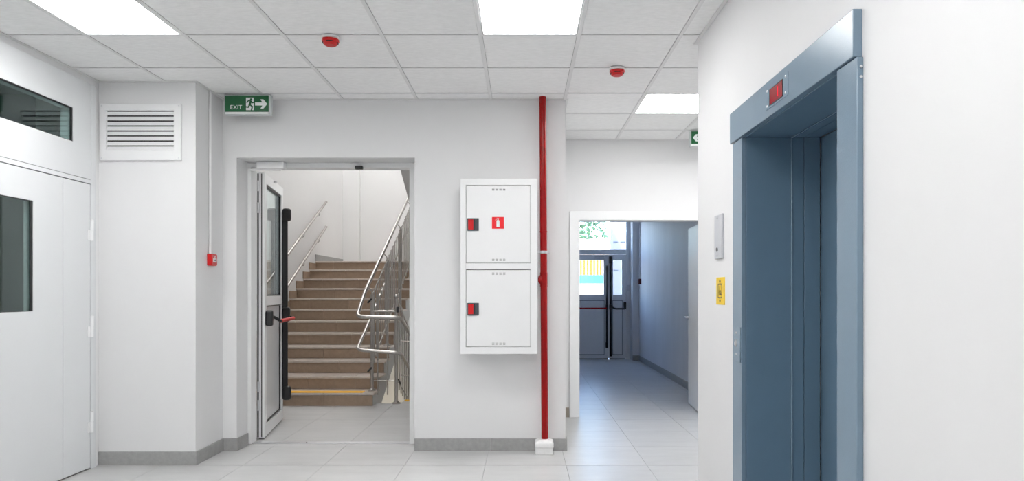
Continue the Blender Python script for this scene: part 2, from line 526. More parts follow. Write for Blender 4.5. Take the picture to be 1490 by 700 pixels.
# wall angles along the edges
T = 0.022
edges = [(XL, XL + T, -3.0, YP), (XL + T, XP, YP - T, YP), (XP, XP + T, YP - T, YB), (XP + T, XE, YB - T, YB), (XR - T, XR, -3.0, YL), (XR - T, 3.2, YL, YL + T),
         (XE, XE + T, YB - T, YC), (XE + T, 3.2, YC - T, YC)]
for k, e in enumerate(edges):
    struct(MB().box(*e, CEIL - 0.0015, CEIL + 0.0025).box(e[0] if e[1] - e[0] > T * 1.5 else (e[0] if k in (0, 2, 6) else e[1] - 0.002),
                                                          e[1] if e[1] - e[0] > T * 1.5 else (e[0] + 0.002 if k in (0, 2, 6) else e[1]),
                                                          e[2] if e[3] - e[2] > T * 1.5 else (e[2] if k == 5 else e[3] - 0.002),
                                                          e[3] if e[3] - e[2] > T * 1.5 else (e[2] + 0.002 if k == 5 else e[3]), CEIL + 0.0025, CEIL + 0.025)
           .build('trim_%d' % (k + 1), C_GRID))

# ------------------------------------------------------------------ ceiling lights
def ceiling_light(i, y, label, group=None):
    x0, x1, y0, y1 = cx[i] + 0.0145, cx[i + 1] - 0.0145, y + 0.0145, y + 0.6 - 0.0145
    t = thing('ceiling_light', label, 'ceiling light', ((x0 + x1) / 2, (y0 + y1) / 2, CEIL), group)
    MB().ring('z', CEIL + 0.001, CEIL + 0.03, (x0, x1, y0, y1), (x0 + 0.008, x1 - 0.008, y0 + 0.008, y1 - 0.008)).build('frame', WHITE_MET, t)
    MB().box(x0 + 0.008, x1 - 0.008, y0 + 0.008, y1 - 0.008, CEIL + 0.003, CEIL + 0.006).build('diffuser', PANEL, t)
LAB = ['square lit ceiling panel at the upper left, over the steel door', 'square lit ceiling panel in the middle, over the fire cabinet',
       'square lit ceiling panel above the recess beside the lift']
OUT = ['square lit ceiling panel left of the viewer, nearest the steel door end', 'square lit ceiling panel right above the viewer by the lift wall',
       'square lit ceiling panel behind the viewer on the left', 'square lit ceiling panel behind the viewer on the lift side',
       'square lit ceiling panel deep in the recess, hidden by the lift wall']
for k, (i, y) in enumerate(LIGHTS):
    if k < 3: ceiling_light(i, y, LAB[k], 'lit panels in the tiled ceiling')
    else: ceiling_light(i, y, OUT[k - 3], 'lit panels in the tiled ceiling')

# ------------------------------------------------------------------ baseboards
def baseboard(name, segs, m=B_STONE, h=0.10, tile=0.6):
    """segs: list of (x0,y0,x1,y1,nx,ny) wall lines with the outward normal"""
    root = None
    for (x0, y0, x1, y1, nx, ny) in segs:
        L = math.hypot(x1 - x0, y1 - y0)
        n = max(1, round(L / tile))
        for k in range(n):
            a, b = k / n, (k + 1) / n
            g = 0.0008 / L
            a2 = a + (g if k else 0); b2 = b - (g if k < n - 1 else 0)
            p = (x0 + (x1 - x0) * a2, y0 + (y1 - y0) * a2); q = (x0 + (x1 - x0) * b2, y0 + (y1 - y0) * b2)
            t = 0.012
            mb = MB().box(min(p[0], q[0], p[0] + nx * t, q[0] + nx * t), max(p[0], q[0], p[0] + nx * t, q[0] + nx * t),
                          min(p[1], q[1], p[1] + ny * t, q[1] + ny * t), max(p[1], q[1], p[1] + ny * t, q[1] + ny * t), 0, h)
            if root is None:
                root = struct(mb.build(name, m, bevel=0.0015, seg=1))
            else:
                mb.build('skirting_tile', m, root, bevel=0.0015, seg=1)
    return root
baseboard('baseboard_pier', [(XL, YP, XP + 0.012, YP, 0, -1), (XP, YP, XP, YB - 0.012, 1, 0)])
baseboard('baseboard_back_left', [(XP, YB, -2.305, YB, 0, -1), (-2.317, YB, -2.317, 5.67, 1, 0)])
baseboard('baseboard_back', [(-0.874, YB, XE + 0.012, YB, 0, -1), (XE, YB, XE, YC - 0.013, 1, 0)])
baseboard('baseboard_passage', [(XE + 0.013, YC, DX0 - 0.104, YC, 0, -1)], B_TAN)
baseboard('baseboard_right', [(XR, -2.9, XR, 2.16, -1, 0), (XR, 3.46, XR, YL + 0.012, -1, 0)])
baseboard('baseboard_vestibule', [(VX1, 7.1, VX1, 12.60, -1, 0), (2.065, 12.62, VX1 - 0.013, 12.62, 0, -1)])

# ------------------------------------------------------------------ door 1: steel double door with transom, left wall
def slab_x(x0, x1, y0, y1, z0, z1, hole=None):
    mb = MB()
    if hole is None: return mb.box(x0, x1, y0, y1, z0, z1)
    return mb.ring('x', x0, x1, (y0, y1, z0, z1), hole)
d1 = thing('door_1', 'white steel double door with dark glass panes and a transom, left wall', 'door', (-3.17, 4.2, 0), kind='structure')
XF = -3.135
MB().box(-3.25, XF, 4.897, 4.952, 0, 2.798).build('frame_post', DOOR_MET, d1, bevel=0.002)
MB().box(-3.25, XF, 2.553, 2.61, 0, 2.798).build('frame_post', DOOR_MET, d1, bevel=0.002)
MB().box(-3.25, XF, 2.612, 4.895, 2.072, 2.100).build('frame_head', DOOR_MET, d1, bevel=0.001)
tr = slab_x(-3.225, XF, 2.612, 4.895, 2.103, 2.797, (3.30, 4.70, 2.337, 2.574)).build('transom_panel', DOOR_MET, d1, bevel=0.001)
MB().box(-3.152, -3.146, 3.30, 4.70, 2.337, 2.574).build('glass_pane', GLASS_G, tr)
MB().ring('x', -3.1455, -3.138, (3.301, 4.699, 2.338, 2.573), (3.305, 4.680, 2.340, 2.564)).build('gasket', BLACK, tr)
lf = slab_x(-3.20, XF - 0.002, 3.52, 4.598, 0.012, 2.066, (3.72, 4.32, 1.162, 1.872)).build('wide_leaf', DOOR_MET, d1, bevel=0.0012)
MB().box(-3.154, -3.148, 3.72, 4.32, 1.162, 1.872).build('glass_pane', GLASS_G, lf)
MB().ring('x', -3.1475, -3.140, (3.721, 4.319, 1.163, 1.871), (3.725, 4.299, 1.166, 1.868)).build('gasket', BLACK, lf)
nl = MB().box(-3.19, XF - 0.002, 4.602, 4.890, 0.012, 2.066).build('narrow_leaf', DOOR_MET, d1, bevel=0.0012)
MB().box(-3.19, XF - 0.002, 2.615, 3.516, 0.012, 2.066).build('wide_leaf', DOOR_MET, d1, bevel=0.0012)
for z in (0.343, 1.036, 1.735):
    h = MB().lathe([(0.0, -0.078), (0.011, -0.076), (0.011, -0.004), (0.009, -0.002), (0.009, 0.002), (0.011, 0.004), (0.011, 0.076), (0.0, 0.078)], (XF + 0.008, 4.893, z), 12).build('hinge', WHITE_MET, nl, smooth=40)
    MB().box(XF - 0.003, XF + 0.002, 4.895, 4.925, z, z + 0.075).box(XF - 0.003, XF + 0.002, 4.86, 4.891, z - 0.075, z).build('hinge_plate', WHITE_MET, h)

# dim room furniture seen through the pane
sofa = thing('armchair', 'dark maroon armchair in the dim room behind the steel door pane', 'armchair', (-5.3, 5.2, 0))
MB().box(-5.7, -4.9, 4.8, 5.6, 0.12, 0.45).build('seat', MAROON, sofa, bevel=0.04)
MB().box(-5.7, -4.9, 5.602, 5.8, 0.12, 1.0).build('backrest', MAROON, sofa, bevel=0.05)
for sx in (-5.83, -4.898):
    MB().box(sx, sx + 0.128, 4.8, 5.8, 0.12, 0.66).build('armrest', MAROON, sofa, bevel=0.03)
    for sy in (4.85, 5.7):
        MB().box(sx + 0.04, sx + 0.09, sy, sy + 0.05, 0, 0.12).build('leg', BLACK, sofa)

# ------------------------------------------------------------------ ventilation grille on the pier
vg = thing('ventilation_grille', 'white louvred ventilation grille high on the pier beside the steel door', 'vent', (-2.832, YP, 2.262))
vx0, vx1, vz0, vz1 = -3.130, -2.530, 2.262, 2.682
ix0, ix1, iz0, iz1 = -3.084, -2.583, 2.336, 2.632
MB().ring('y', YP - 0.022, YP, (vx0, vx1, vz0, vz1), (ix0, ix1, iz0, iz1)).build('frame', WHITE_MET, vg, bevel=0.004)
MB().box(ix0, ix1, YP - 0.002, YP - 0.0005, iz0, iz1).build('dark_backing', DARK, vg)
for k in range(8):
    z = iz0 + (iz1 - iz0) * (k + 0.5) / 8
    MB().prism([(YP - 0.021, z - 0.0175), (YP - 0.019, z - 0.0185), (YP - 0.003, z + 0.010), (YP - 0.003, z + 0.0125), (YP - 0.006, z + 0.0125)], 'x', ix0 + 0.0005, ix1 - 0.0005).build('slat', WHITE_MET, vg)
for x in (vx0 + 0.014, vx1 - 0.014):
    for z in (vz0 + 0.016, vz1 - 0.016):
        MB().lathe([(0.0055, 0.0), (0.0055, -0.002), (0.0, -0.003)], (x, YP - 0.022, z), 10, 'y').build('screw', ALU, vg, smooth=40)

# ------------------------------------------------------------------ exit signs
def arrow_poly(x0, x1, zc, hh, shaft, right=True):
    # chevron style arrow with an open notch
    if right:
        tip, tail, s = x1, x0, 1
    else:
        tip, tail, s = x0, x1, -1
    L = abs(x1 - x0)
    hx = tip - s * L * 0.56
    return [(tail, zc + shaft), (tip - s * L * 0.40, zc + shaft), (hx, zc + hh), (hx + s * L * 0.24, zc + hh), (tip, zc), (hx + s * L * 0.24, zc - hh), (hx, zc - hh), (tip - s * L * 0.40, zc - shaft), (tail, zc - shaft)]

def exit_sign(x0, y, w, h, right, label):
    x1, z1 = x0 + w, CEIL - 0.004
    z0 = z1 - h
    t = thing('exit_sign', label, 'sign', (x0 + w / 2, y + 0.025, z0), 'green emergency exit signs')
    MB().box(x0, x1, y, y + 0.05, z0, z1).build('housing', SIGN_B, t, bevel=0.004)
    fx0, fx1 = x0 + 0.009, x1 - 0.014
    fz0, fz1 = z0 + 0.020, z1 - 0.010
    f = MB().box(fx0, fx1, y - 0.003, y - 0.0005, fz0, fz1).build('face', GREEN, t)
    MB().box(fx0, fx1, y - 0.006, y - 0.0005, z0 + 0.001, fz0 - 0.001).build('lower_lip', SIGN_W, t, bevel=0.002)
    W, H = fx1 - fx0, fz1 - fz0
    def P(u, v):   # u,v in 0..1 of the face
        return (fx0 + u * W, fz0 + v * H)
    ya, yb = y - 0.0042, y - 0.0032
    if right: du0, du1, ar0, ar1, tx = 0.482, 0.662, 0.69, 0.968, 0.117
    else: du0, du1, ar0, ar1, tx = 0.335, 0.515, 0.04, 0.31, 0.62
    p, q = P(du0, 0.10), P(du1, 0.87)
    dr = MB().box(p[0], q[0], ya, yb, p[1], q[1]).build('doorway_symbol', SIGN_W, f)
    def M(u, v):   # man coordinates relative to the doorway
        if not right: u = 1 - u
        return (p[0] + u * (q[0] - p[0]), p[1] + v * (q[1] - p[1]))
    mb = MB()
    c = M(0.64, 0.86)
    mb.lathe([(0.0085, 0.0), (0.0085, -0.0006), (0.0, -0.0006)], (c[0], ya - 0.0002, c[1]), 14, 'y')
    ya2 = ya - 0.0009
    s = H * 0.085
    stroke(mb, [M(0.62, 0.72), M(0.46, 0.42)], s * 1.5, 'y', ya2, ya - 0.0002)
    stroke(mb, [M(0.62, 0.72), M(0.32, 0.76), M(0.12, 0.60)], s * 0.8, 'y', ya2, ya - 0.0002)
    stroke(mb, [M(0.62, 0.72), M(0.80, 0.58), M(1.0, 0.62)], s * 0.8, 'y', ya2, ya - 0.0002)
    stroke(mb, [M(0.48, 0.44), M(0.80, 0.28), M(0.70, 0.02)], s, 'y', ya2, ya - 0.0002)
    stroke(mb, [M(0.46, 0.42), M(0.30, 0.24), M(-0.15, 0.27)], s, 'y', ya2, ya - 0.0002)
    mb.build('running_figure', GREEN, f)
    a, b = P(ar0, 0.48), P(ar1, 0.48)
    MB().prism(arrow_poly(a[0], b[0], a[1], H * 0.285, H * 0.095, right), 'y', ya, yb).build('arrow', SIGN_W, f)
    me = text_mesh('EXIT', 0.046, 'lettering')
    me.materials.append(SIGN_W)
    tp = P(tx, 0.165)
    o = place('lettering', me, (tp[0], y - 0.0036, tp[1]), f)
    o.rotation_euler = (PI / 2, 0, 0)
    return t
exit_sign(-2.347, 5.30, 0.366, 0.158, True, 'green EXIT sign with a right arrow, hanging over the stair doorway')
exit_sign(1.617, 6.48, 0.366, 0.150, False, 'green sign with a left arrow, half hidden behind the lift wall')

# ------------------------------------------------------------------ smoke detectors
def smoke_detector(x, y, label, rz):
    t = thing('smoke_detector', label, 'smoke detector', (x, y, CEIL), 'red capped smoke detectors', rz=rz, local=True)
    MB().lathe([(0.050, 0.0), (0.054, -0.002), (0.055, -0.012), (0.050, -0.017), (0.046, -0.018)], (0, 0, 0), 28).build('base', WHITE_PL, t, smooth=35)
    cp = MB().lathe([(0.046, -0.0185), (0.052, -0.020), (0.0525, -0.030), (0.045, -0.036), (0.040, -0.048), (0.032, -0.054), (0.0, -0.055)], (0, 0, 0), 28).build('dust_cap', RED, t, smooth=35)
    for k in range(4):
        a = PI / 4 + k * PI / 2
        MB().tube([(0.049 * math.cos(a), 0.049 * math.sin(a), -0.036), (0.049 * math.cos(a), 0.049 * math.sin(a), -0.020)], 0.007, 8).build('lug', RED, cp)
    for k in range(4):
        a = -PI / 2 + k * PI / 2
        m = MB()
        prof = []
        for s in range(7):
            b = a + (s - 3) * 0.14
            prof.append((0.0455 * math.cos(b), 0.0455 * math.sin(b), -0.0385))
        m.tube(prof, 0.0028, 6).build('slot', DARK, cp)
smoke_detector(-1.172, 4.115, 'red capped smoke detector left of the middle ceiling light', 0.12)
smoke_detector(0.660, 4.690, 'red capped smoke detector right of the red pipe, towards the lift', -0.1)

# ------------------------------------------------------------------ alarm call point and conduit
al = thing('fire_alarm_button', 'small red manual fire alarm box under the white conduit', 'alarm', (XP, 5.235, 1.49))
MB().box(XP, XP + 0.037, 5.188, 5.282, 1.490, 1.582).build('housing', RED, al, bevel=0.006)
fc = MB().box(XP + 0.0372, XP + 0.040, 5.196, 5.276, 1.497, 1.575).build('face_plate', PINK_RED, al, bevel=0.001)
gw = MB().box(XP + 0.0402, XP + 0.042, 5.206, 5.262, 1.517, 1.547).build('glass_window', SIGN_W, fc)
MB().lathe([(0.008, 0.0), (0.008, 0.001), (0.0, 0.001)], (XP + 0.0425, 5.234, 1.532), 12, 'x').build('press_dot', BLACK, fc)
stroke_mb = MB()
stroke(stroke_mb, [(5.236, 1.553), (5.250, 1.568)], 0.004, 'x', XP + 0.0402, XP + 0.0412)
stroke(stroke_mb, [(5.222, 1.568), (5.236, 1.553)], 0.004, 'x', XP + 0.0402, XP + 0.0412)
stroke_mb.build('symbol', SIGN_W, fc)
cd = thing('conduit', 'thin white vertical conduit from the ceiling down to the red alarm box', 'conduit', (XP + 0.011, 5.222, 1.584))
MB().tube([(XP + 0.011, 5.222, 1.584), (XP + 0.011, 5.222, CEIL - 0.003)], 0.0095, 12).build('tube', WHITE_PL, cd, smooth=40)

# ------------------------------------------------------------------ door 2: glazed door to the stairs
d2 = thing('door_2', 'white glazed door with black and red push bar, standing open to the stairs', 'door', (-1.6, 5.74, 0), kind='structure')
MB().box(-2.317, -2.288, 5.68, 5.80, 0.004, 2.334).build('frame_post', WHITE_MET, d2, bevel=0.002)
MB().box(-0.952, -0.874, 5.68, 5.80, 0.004, 2.334).build('frame_post', WHITE_MET, d2, bevel=0.002)
MB().box(-2.317, -0.874, 5.68, 5.80, 2.335, 2.376).build('frame_head', WHITE_MET, d2, bevel=0.002)
MB().box(-2.287, -0.953, 5.705, 5.765, 0.0, 0.009).build('threshold', ALU, d2, bevel=0.003)
MB().lathe([(0.006, 0.0), (0.006, 0.003), (0.0, 0.003)], (-1.83, 5.715, 0.009), 10).build('screw', BLACK, d2)
cl = MB().box(-2.215, -1.988, 5.610, 5.678, 2.315, 2.372).build('door_closer', WHITE_MET, d2, bevel=0.005)
MB().box(-2.285, -2.02, 5.630, 5.650, 2.303, 2.312).build('closer_arm', WHITE_MET, cl)
MB().box(-1.405, -1.340, 5.640, 5.679, 2.318, 2.346).build('latch_keeper', BLACK, d2, bevel=0.006)
A = math.radians(100)
leaf = bpy.data.objects.new('open_leaf', None)
C.objects.link(leaf)
leaf.empty_display_size = 0.1
leaf.parent = d2
leaf.location = Vector((-2.250, 5.880, 0)) - Vector((-1.6, 5.74, 0))
leaf.rotation_euler = (0, 0, A)
ORG[leaf.name] = Vector((0, 0, 0))
LW, LT = 0.92, 0.066
fr = MB().ring('y', 0.0, LT, (0, LW, 0.014, 2.33), (0.088, LW - 0.088, 0.115, 2.245)).box(0.088, LW - 0.088, 0.0, LT, 1.165, 1.25)
fr.build('leaf_frame', WHITE_MET, leaf, bevel=0.002)
MB().box(-0.002, 0.0, 0.020, 0.028, 0.02, 2.32).box(-0.002, 0.0, 0.048, 0.060, 0.02, 2.32).build('edge_seal', BLACK, leaf)
MB().box(0.089, LW - 0.089, 0.028, 0.036, 1.251, 2.244).build('glass_pane', GLASS, leaf)
MB().ring('y', 0.010, 0.027, (0.089, LW - 0.089, 1.251, 2.244), (0.099, LW - 0.101, 1.262, 2.230)).build('gasket', BLACK, leaf)
MB().box(0.089, LW - 0.089, 0.022, 0.044, 0.116, 1.164).build('lower_panel', DOOR_MET, leaf)
MB().ring('y', 0.010, 0.0215, (0.089, LW - 0.089, 0.116, 1.164), (0.099, LW - 0.102, 0.130, 1.152)).build('gasket', BLACK, leaf)
MB().box(0.02, LW - 0.02, 0.010, 0.050, 0.003, 0.0135).build('bottom_seal', BLACK, leaf)
for z in (0.30, 0.46, 2.02, 2.21):
    MB().tube([(-0.012, 0.050, z - 0.045), (-0.012, 0.050, z + 0.045)], 0.011, 10).build('hinge', ALU, leaf, smooth=40)
# push bar
MB().box(0.020, 0.088, -0.062, -0.0005, 0.985, 1.125).build('push_bar_mount', BLACK, leaf, bevel=0.018, seg=3)
MB().tube(fillet([(0.070, -0.055, 1.07), (0.100, -0.085, 1.05), (0.125, -0.110, 1.028), (0.170, -0.110, 1.026)], 0.02), 0.013, 10).build('push_bar_arm', BLACK, leaf, smooth=50)
MB().tube([(0.150, -0.110, 1.026), (0.850, -0.110, 1.026)], 0.0165, 12).build('push_bar', RED, leaf, smooth=50)
MB().box(0.838, 0.905, -0.075, -0.0005, 0.99, 1.135).build('push_bar_mount', BLACK, leaf, bevel=0.02, seg=3)
MB().tube([(0.830, -0.110, 1.026), (0.868, -0.100, 1.03), (0.872, -0.06, 1.04)], 0.014, 10).build('push_bar_arm', BLACK, leaf, smooth=50)
for z0, z1 in ((1.995, 2.125), (0.205, 0.345)):
    MB().box(0.842, 0.905, -0.085, -0.0005, z0, z1).build('latch_cover', BLACK, leaf, bevel=0.025, seg=3)
for z0, z1 in ((1.12, 2.02), (0.32, 1.02)):
    MB().box(0.858, 0.892, -0.052, -0.0005, z0, z1).build('locking_rod', BLACK, leaf, bevel=0.008)
MB().tube([(0.40, -0.018, 2.30), (0.40, -0.018, 2.318)], 0.016, 10).build('closer_stud', ALU, leaf, smooth=50)

# ------------------------------------------------------------------ fire cabinet
CY = 5.235
fcab = thing('fire_cabinet', 'white two-door wall cabinet with red extinguisher symbol, left of the red pipe', 'cabinet', (-0.18, YB, 0.805))
bx0, bx1, bz0, bz1 = -0.481, 0.1175, 0.805, 2.167
dx0, dx1 = -0.439, 0.064
body = MB().box(bx0, bx1, CY + 0.03, YB, bz0, bz1)
body.build('body', WHITE_MET, fcab)
MB().prism([(bx0, bz0), (bx1, bz0), (bx1, bz1), (bx0, bz1)], 'y', CY + 0.0295, CY + 0.03).build('back_plate', HOLLOW_SHADE, fcab)  # dark sheet puts shade into the gaps round the doors
fm = MB().ring('y', CY, CY + 0.029, (bx0, bx1, bz0, bz1), (dx0, dx1, 0.858, 2.117)).box(dx0, dx1, CY, CY + 0.029, 1.462, 1.510)
fm.build('face_frame', WHITE_MET, fcab, bevel=0.0015)
for (z0, z1, hz, name_s) in ((1.510, 2.117, 1.811, True), (0.858, 1.462, 1.153, False)):
    g = 0.0035
    dr = MB().box(dx0 + g, dx1 - 0.002, CY + 0.002, CY + 0.024, z0 + g, z1 - g - 0.002).build('door', WHITE_MET, fcab, bevel=0.001)
    # vents: grey plates stand in for the shade in the openings
    for zc in (z1 - 0.032, z0 + 0.027):
        for k in range(4):
            xx = -0.2355 + k * 0.0285
            MB().box(xx, xx + 0.018, CY + 0.0012, CY + 0.0019, zc - 0.009, zc + 0.009).build('vent_slot', HOLLOW_SHADE, dr)
            MB().prism([(CY + 0.0019, zc + 0.009), (CY - 0.003, zc + 0.003), (CY - 0.002, zc + 0.0025), (CY + 0.0019, zc + 0.004)], 'x', xx, xx + 0.018).build('vent_hood', WHITE_MET, dr)
            MB().prism([(CY + 0.0019, zc - 0.001), (CY - 0.003, zc - 0.006), (CY - 0.002, zc - 0.0065), (CY + 0.0019, zc - 0.0055)], 'x', xx, xx + 0.018).build('vent_hood', WHITE_MET, dr)
    hx0, hx1 = -0.428, -0.338
    hd = MB().ring('y', CY - 0.006, CY + 0.0018, (hx0, hx1, hz - 0.049, hz + 0.049), (hx0 + 0.008, hx1 - 0.008, hz - 0.041, hz + 0.041)).build('handle', DGREY, dr, bevel=0.003, label='dark grey recessed latch with a red flap')
    MB().box(hx0 + 0.008, hx1 - 0.008, CY + 0.0005, CY + 0.0018, hz - 0.041, hz + 0.041).build('latch_recess', DGREY, hd)
    MB().box(hx0 + 0.008, hx0 + 0.048, CY - 0.005, CY + 0.0004, hz - 0.039, hz + 0.039).build('latch_flap', RED, hd, bevel=0.0015)
    MB().box(hx0 + 0.052, hx0 + 0.058, CY - 0.002, CY + 0.0004, hz - 0.039, hz + 0.039).build('latch_rib', BLACK, hd)
    MB().box(hx0 + 0.064, hx0 + 0.067, CY - 0.003, CY + 0.0004, hz - 0.037, hz + 0.030).build('latch_rib', BLACK, hd)
    if name_s:
        sx0, sx1, sz0, sz1 = -0.236, -0.143, 1.778, 1.870
        sg = MB().box(sx0, sx1, CY + 0.0005, CY + 0.0018, sz0, sz1).build('extinguisher_symbol', RED_SIGN, dr)
        sc_ = (sx0 + sx1) / 2 + 0.001
        e = MB()
        ya, yb = CY - 0.0008, CY + 0.0003
        e.prism([(sc_ - 0.012, sz0 + 0.013), (sc_ + 0.012, sz0 + 0.013), (sc_ + 0.012, sz0 + 0.058), (sc_ + 0.008, sz0 + 0.066), (sc_ + 0.004, sz0 + 0.069), (sc_ + 0.004, sz0 + 0.076),
                 (sc_ + 0.008, sz0 + 0.080), (sc_ + 0.002, sz0 + 0.083), (sc_ - 0.006, sz0 + 0.080), (sc_ - 0.004, sz0 + 0.076), (sc_ - 0.004, sz0 + 0.069), (sc_ - 0.008, sz0 + 0.066), (sc_ - 0.012, sz0 + 0.058)], 'y', ya, yb)
        stroke(e, [(sc_ - 0.004, sz0 + 0.079), (sc_ - 0.015, sz0 + 0.076), (sc_ - 0.018, sz0 + 0.066)], 0.0045, 'y', ya, yb)
        e.build('extinguisher_pictogram', SIGN_W, sg)

# ------------------------------------------------------------------ red fire pipe with clamp, and its plaster block
PX0, PX1, PY = 0.1805, 0.163, 5.395
def px(z): return PX0 + (PX1 - PX0) * z / CEIL
pp = thing('fire_pipe', 'glossy red vertical fire pipe running from floor to ceiling', 'pipe', (PX0, PY, 0.113))
MB().tube([(px(0.113), PY, 0.113), (px(1.0), PY, 1.0), (px(CEIL), PY, CEIL + 0.008)], 0.0275, 20).build('riser', RED_PIPE, pp, smooth=40)
for z in (1.770, 1.437, 1.335):
    MB().tube([(px(z), PY, z - 0.006), (px(z), PY, z - 0.003), (px(z), PY, z + 0.003), (px(z), PY, z + 0.006)], 0.03, 20, radii=[0.0278, 0.0305, 0.0305, 0.0278]).build('weld_ring', RED_PIPE, pp, smooth=40)
MB().tube([(px(1.39), PY, 1.337), (px(1.39), PY, 1.345), (px(1.39), PY, 1.427), (px(1.39), PY, 1.435)], 0.03, 20, radii=[0.0285, 0.0300, 0.0300, 0.0285]).build('tee_sleeve', RED_PIPE, pp, smooth=40)
MB().tube([(px(1.39) - 0.015, PY, 1.386), (px(1.39) - 0.040, PY, 1.386), (px(1.39) - 0.046, PY, 1.386)], 0.025, 16, radii=[0.036, 0.033, 0.020]).build('tee_outlet', RED_PIPE, pp, smooth=50)
zc = 1.605
cm = MB().tube([(px(zc), PY, zc - 0.010), (px(zc), PY, zc + 0.010)], 0.0325, 20).build('pipe_clamp', ALU, pp, smooth=40, label='silver metal clamp holding the pipe')
MB().box(px(zc) - 0.048, px(zc) - 0.030, PY - 0.012, PY + 0.004, zc - 0.010, zc + 0.010).build('clamp_ear', ALU, cm, bevel=0.002)
MB().box(px(zc) + 0.030, px(zc) + 0.052, PY - 0.012, PY + 0.004, zc - 0.010, zc + 0.010).build('clamp_ear', ALU, cm, bevel=0.002)
MB().tube([(px(zc) + 0.042, PY - 0.020, zc), (px(zc) + 0.042, PY + 0.012, zc)], 0.005, 8).build('clamp_bolt', ALU, cm)
MB().tube([(px(zc), PY + 0.03, zc), (px(zc), YB, zc)], 0.006, 8).build('clamp_rod', ALU, cm)
blk = MB()
bmx0, bmx1, bmy0, bmy1 = 0.103, 0.249, 5.318, 5.452
lo = [(bmx0, bmy0), (bmx1 - 0.004, bmy0), (bmx1, bmy1), (bmx0, bmy1)]
vs = []
for (z, ins) in ((0.0, 0.0), (0.048, 0.003), (0.062, -0.003), (0.088, 0.0), (0.098, 0.006), (0.112, 0.05)):
    vs.append([blk.bm.verts.new((x + (ins if k in (0, 3) else -ins) + random.uniform(-.002, .002), y + (ins if k in (0, 1) else -ins * 0.3), z + random.uniform(-.002, .002) * (z > 0))) for k, (x, y) in enumerate(lo)])
for a, b in zip(vs, vs[1:]):
    for k in range(4):
        blk.bm.faces.new((a[k], a[(k + 1) % 4], b[(k + 1) % 4], b[k]))
blk.bm.faces.new(vs[0][::-1]); blk.bm.faces.new(vs[-1])
tag(blk.build('plinth_block', PLASTER, bevel=0.004), 'small rough white plaster block round the foot of the red pipe', 'block')

# ------------------------------------------------------------------ lift (elevator)
lift = thing('elevator', 'blue-grey steel lift doorway with a red display over it', 'elevator', (1.25, 2.82, 0))
hd = MB().box(1.069, XR, 2.178, 3.472, 2.047, 2.203).build('header', BLUE, lift, bevel=0.003)
MB().box(1.078, XR, 3.310, 3.452, 0.0, 2.045).build('jamb', BLUE, lift, bevel=0.003)
nj = MB().box(1.078, XR, 2.170, 2.310, 0.0, 2.045).build('jamb', BLUE, lift, bevel=0.003)
for z in (2.013, 1.980):
    MB().lathe([(0.005, 0.0), (0.005, -0.003), (0.0, -0.006)], (1.0915, 2.170, z), 10, 'y').build('screw', ALU, nj, smooth=50)
for (xa, xb) in ((1.1005, 1.3225), (1.3255, 1.3845), (1.3865, 1.464)):
    MB().box(xa, xb, 3.310, 3.328, 0.0, 2.046).build('reveal_panel', BLUE_SHADE, lift, bevel=0.0025)
    MB().box(xa, xb, 2.292, 2.310, 0.0, 2.046).build('reveal_panel', BLUE_SHADE, lift, bevel=0.0025)
    MB().box(xa, xb, 2.292, 3.328, 2.0465, 2.064).build('reveal_soffit', BLUE_SHADE, lift, bevel=0.0025)
MB().box(1.319, 1.329, 3.3035, 3.3098, 0.0, 2.040).build('joint_bead', BLUE, lift, bevel=0.0025)
MB().box(1.319, 1.329, 2.3102, 2.3165, 0.0, 2.040).build('joint_bead', BLUE, lift, bevel=0.0025)
MB().box(1.319, 1.329, 2.3102, 3.3098, 2.0402, 2.0463).build('joint_bead', BLUE, lift, bevel=0.0025)
for (ya, yb, xo) in ((2.785, 3.326, 0.0), (2.294, 2.780, 0.0)):
    MB().box(1.4726 + xo, 1.50 + xo, ya, yb, 0.008, 2.046).build('door_panel', BLUE_SHADE, lift, bevel=0.002)
MB().box(1.1005, 1.464, 2.311, 3.309, 0.0005, 0.006).build('sill', ALU, lift)
ip = MB().box(1.0665, 1.0688, 2.705, 2.953, 2.079, 2.174).build('display_plate', BLUE, lift, bevel=0.0008)
MB().ring('x', 1.0645, 1.0664, (2.757, 2.905, 2.088, 2.159), (2.760, 2.902, 2.091, 2.156)).build('display_rim', BLACK, ip)
MB().box(1.0655, 1.0664, 2.760, 2.902, 2.091, 2.156).build('display_screen', SCREEN_RED, ip, label='dark red display glass showing the digit 1')
MB().box(1.0650, 1.0654, 2.806, 2.812, 2.104, 2.146).build('digit', DIGIT, ip)
for y in (2.728, 2.932):
    for z in (2.094, 2.160):
        MB().lathe([(0.0052, 0.0), (0.0052, -0.0015), (0.0, -0.003)], (1.0664, y, z), 10, 'x').build('screw', ALU, ip, smooth=50)
kp = MB().box(1.0735, 1.0778, 3.322, 3.432, 0.938, 1.112).build('call_plate', BLUE, lift, bevel=0.001)
MB().lathe([(0.017, 0.0), (0.017, -0.004), (0.013, -0.007), (0.0, -0.007)], (1.0734, 3.377, 1.030), 16, 'x').build('call_button', ALU, kp, smooth=50)
for z in (0.975, 1.082):
    MB().lathe([(0.006, 0.0), (0.006, -0.002), (0.0, -0.003)], (1.0734, 3.377, z), 10, 'x').build('screw', ALU, kp, smooth=50)

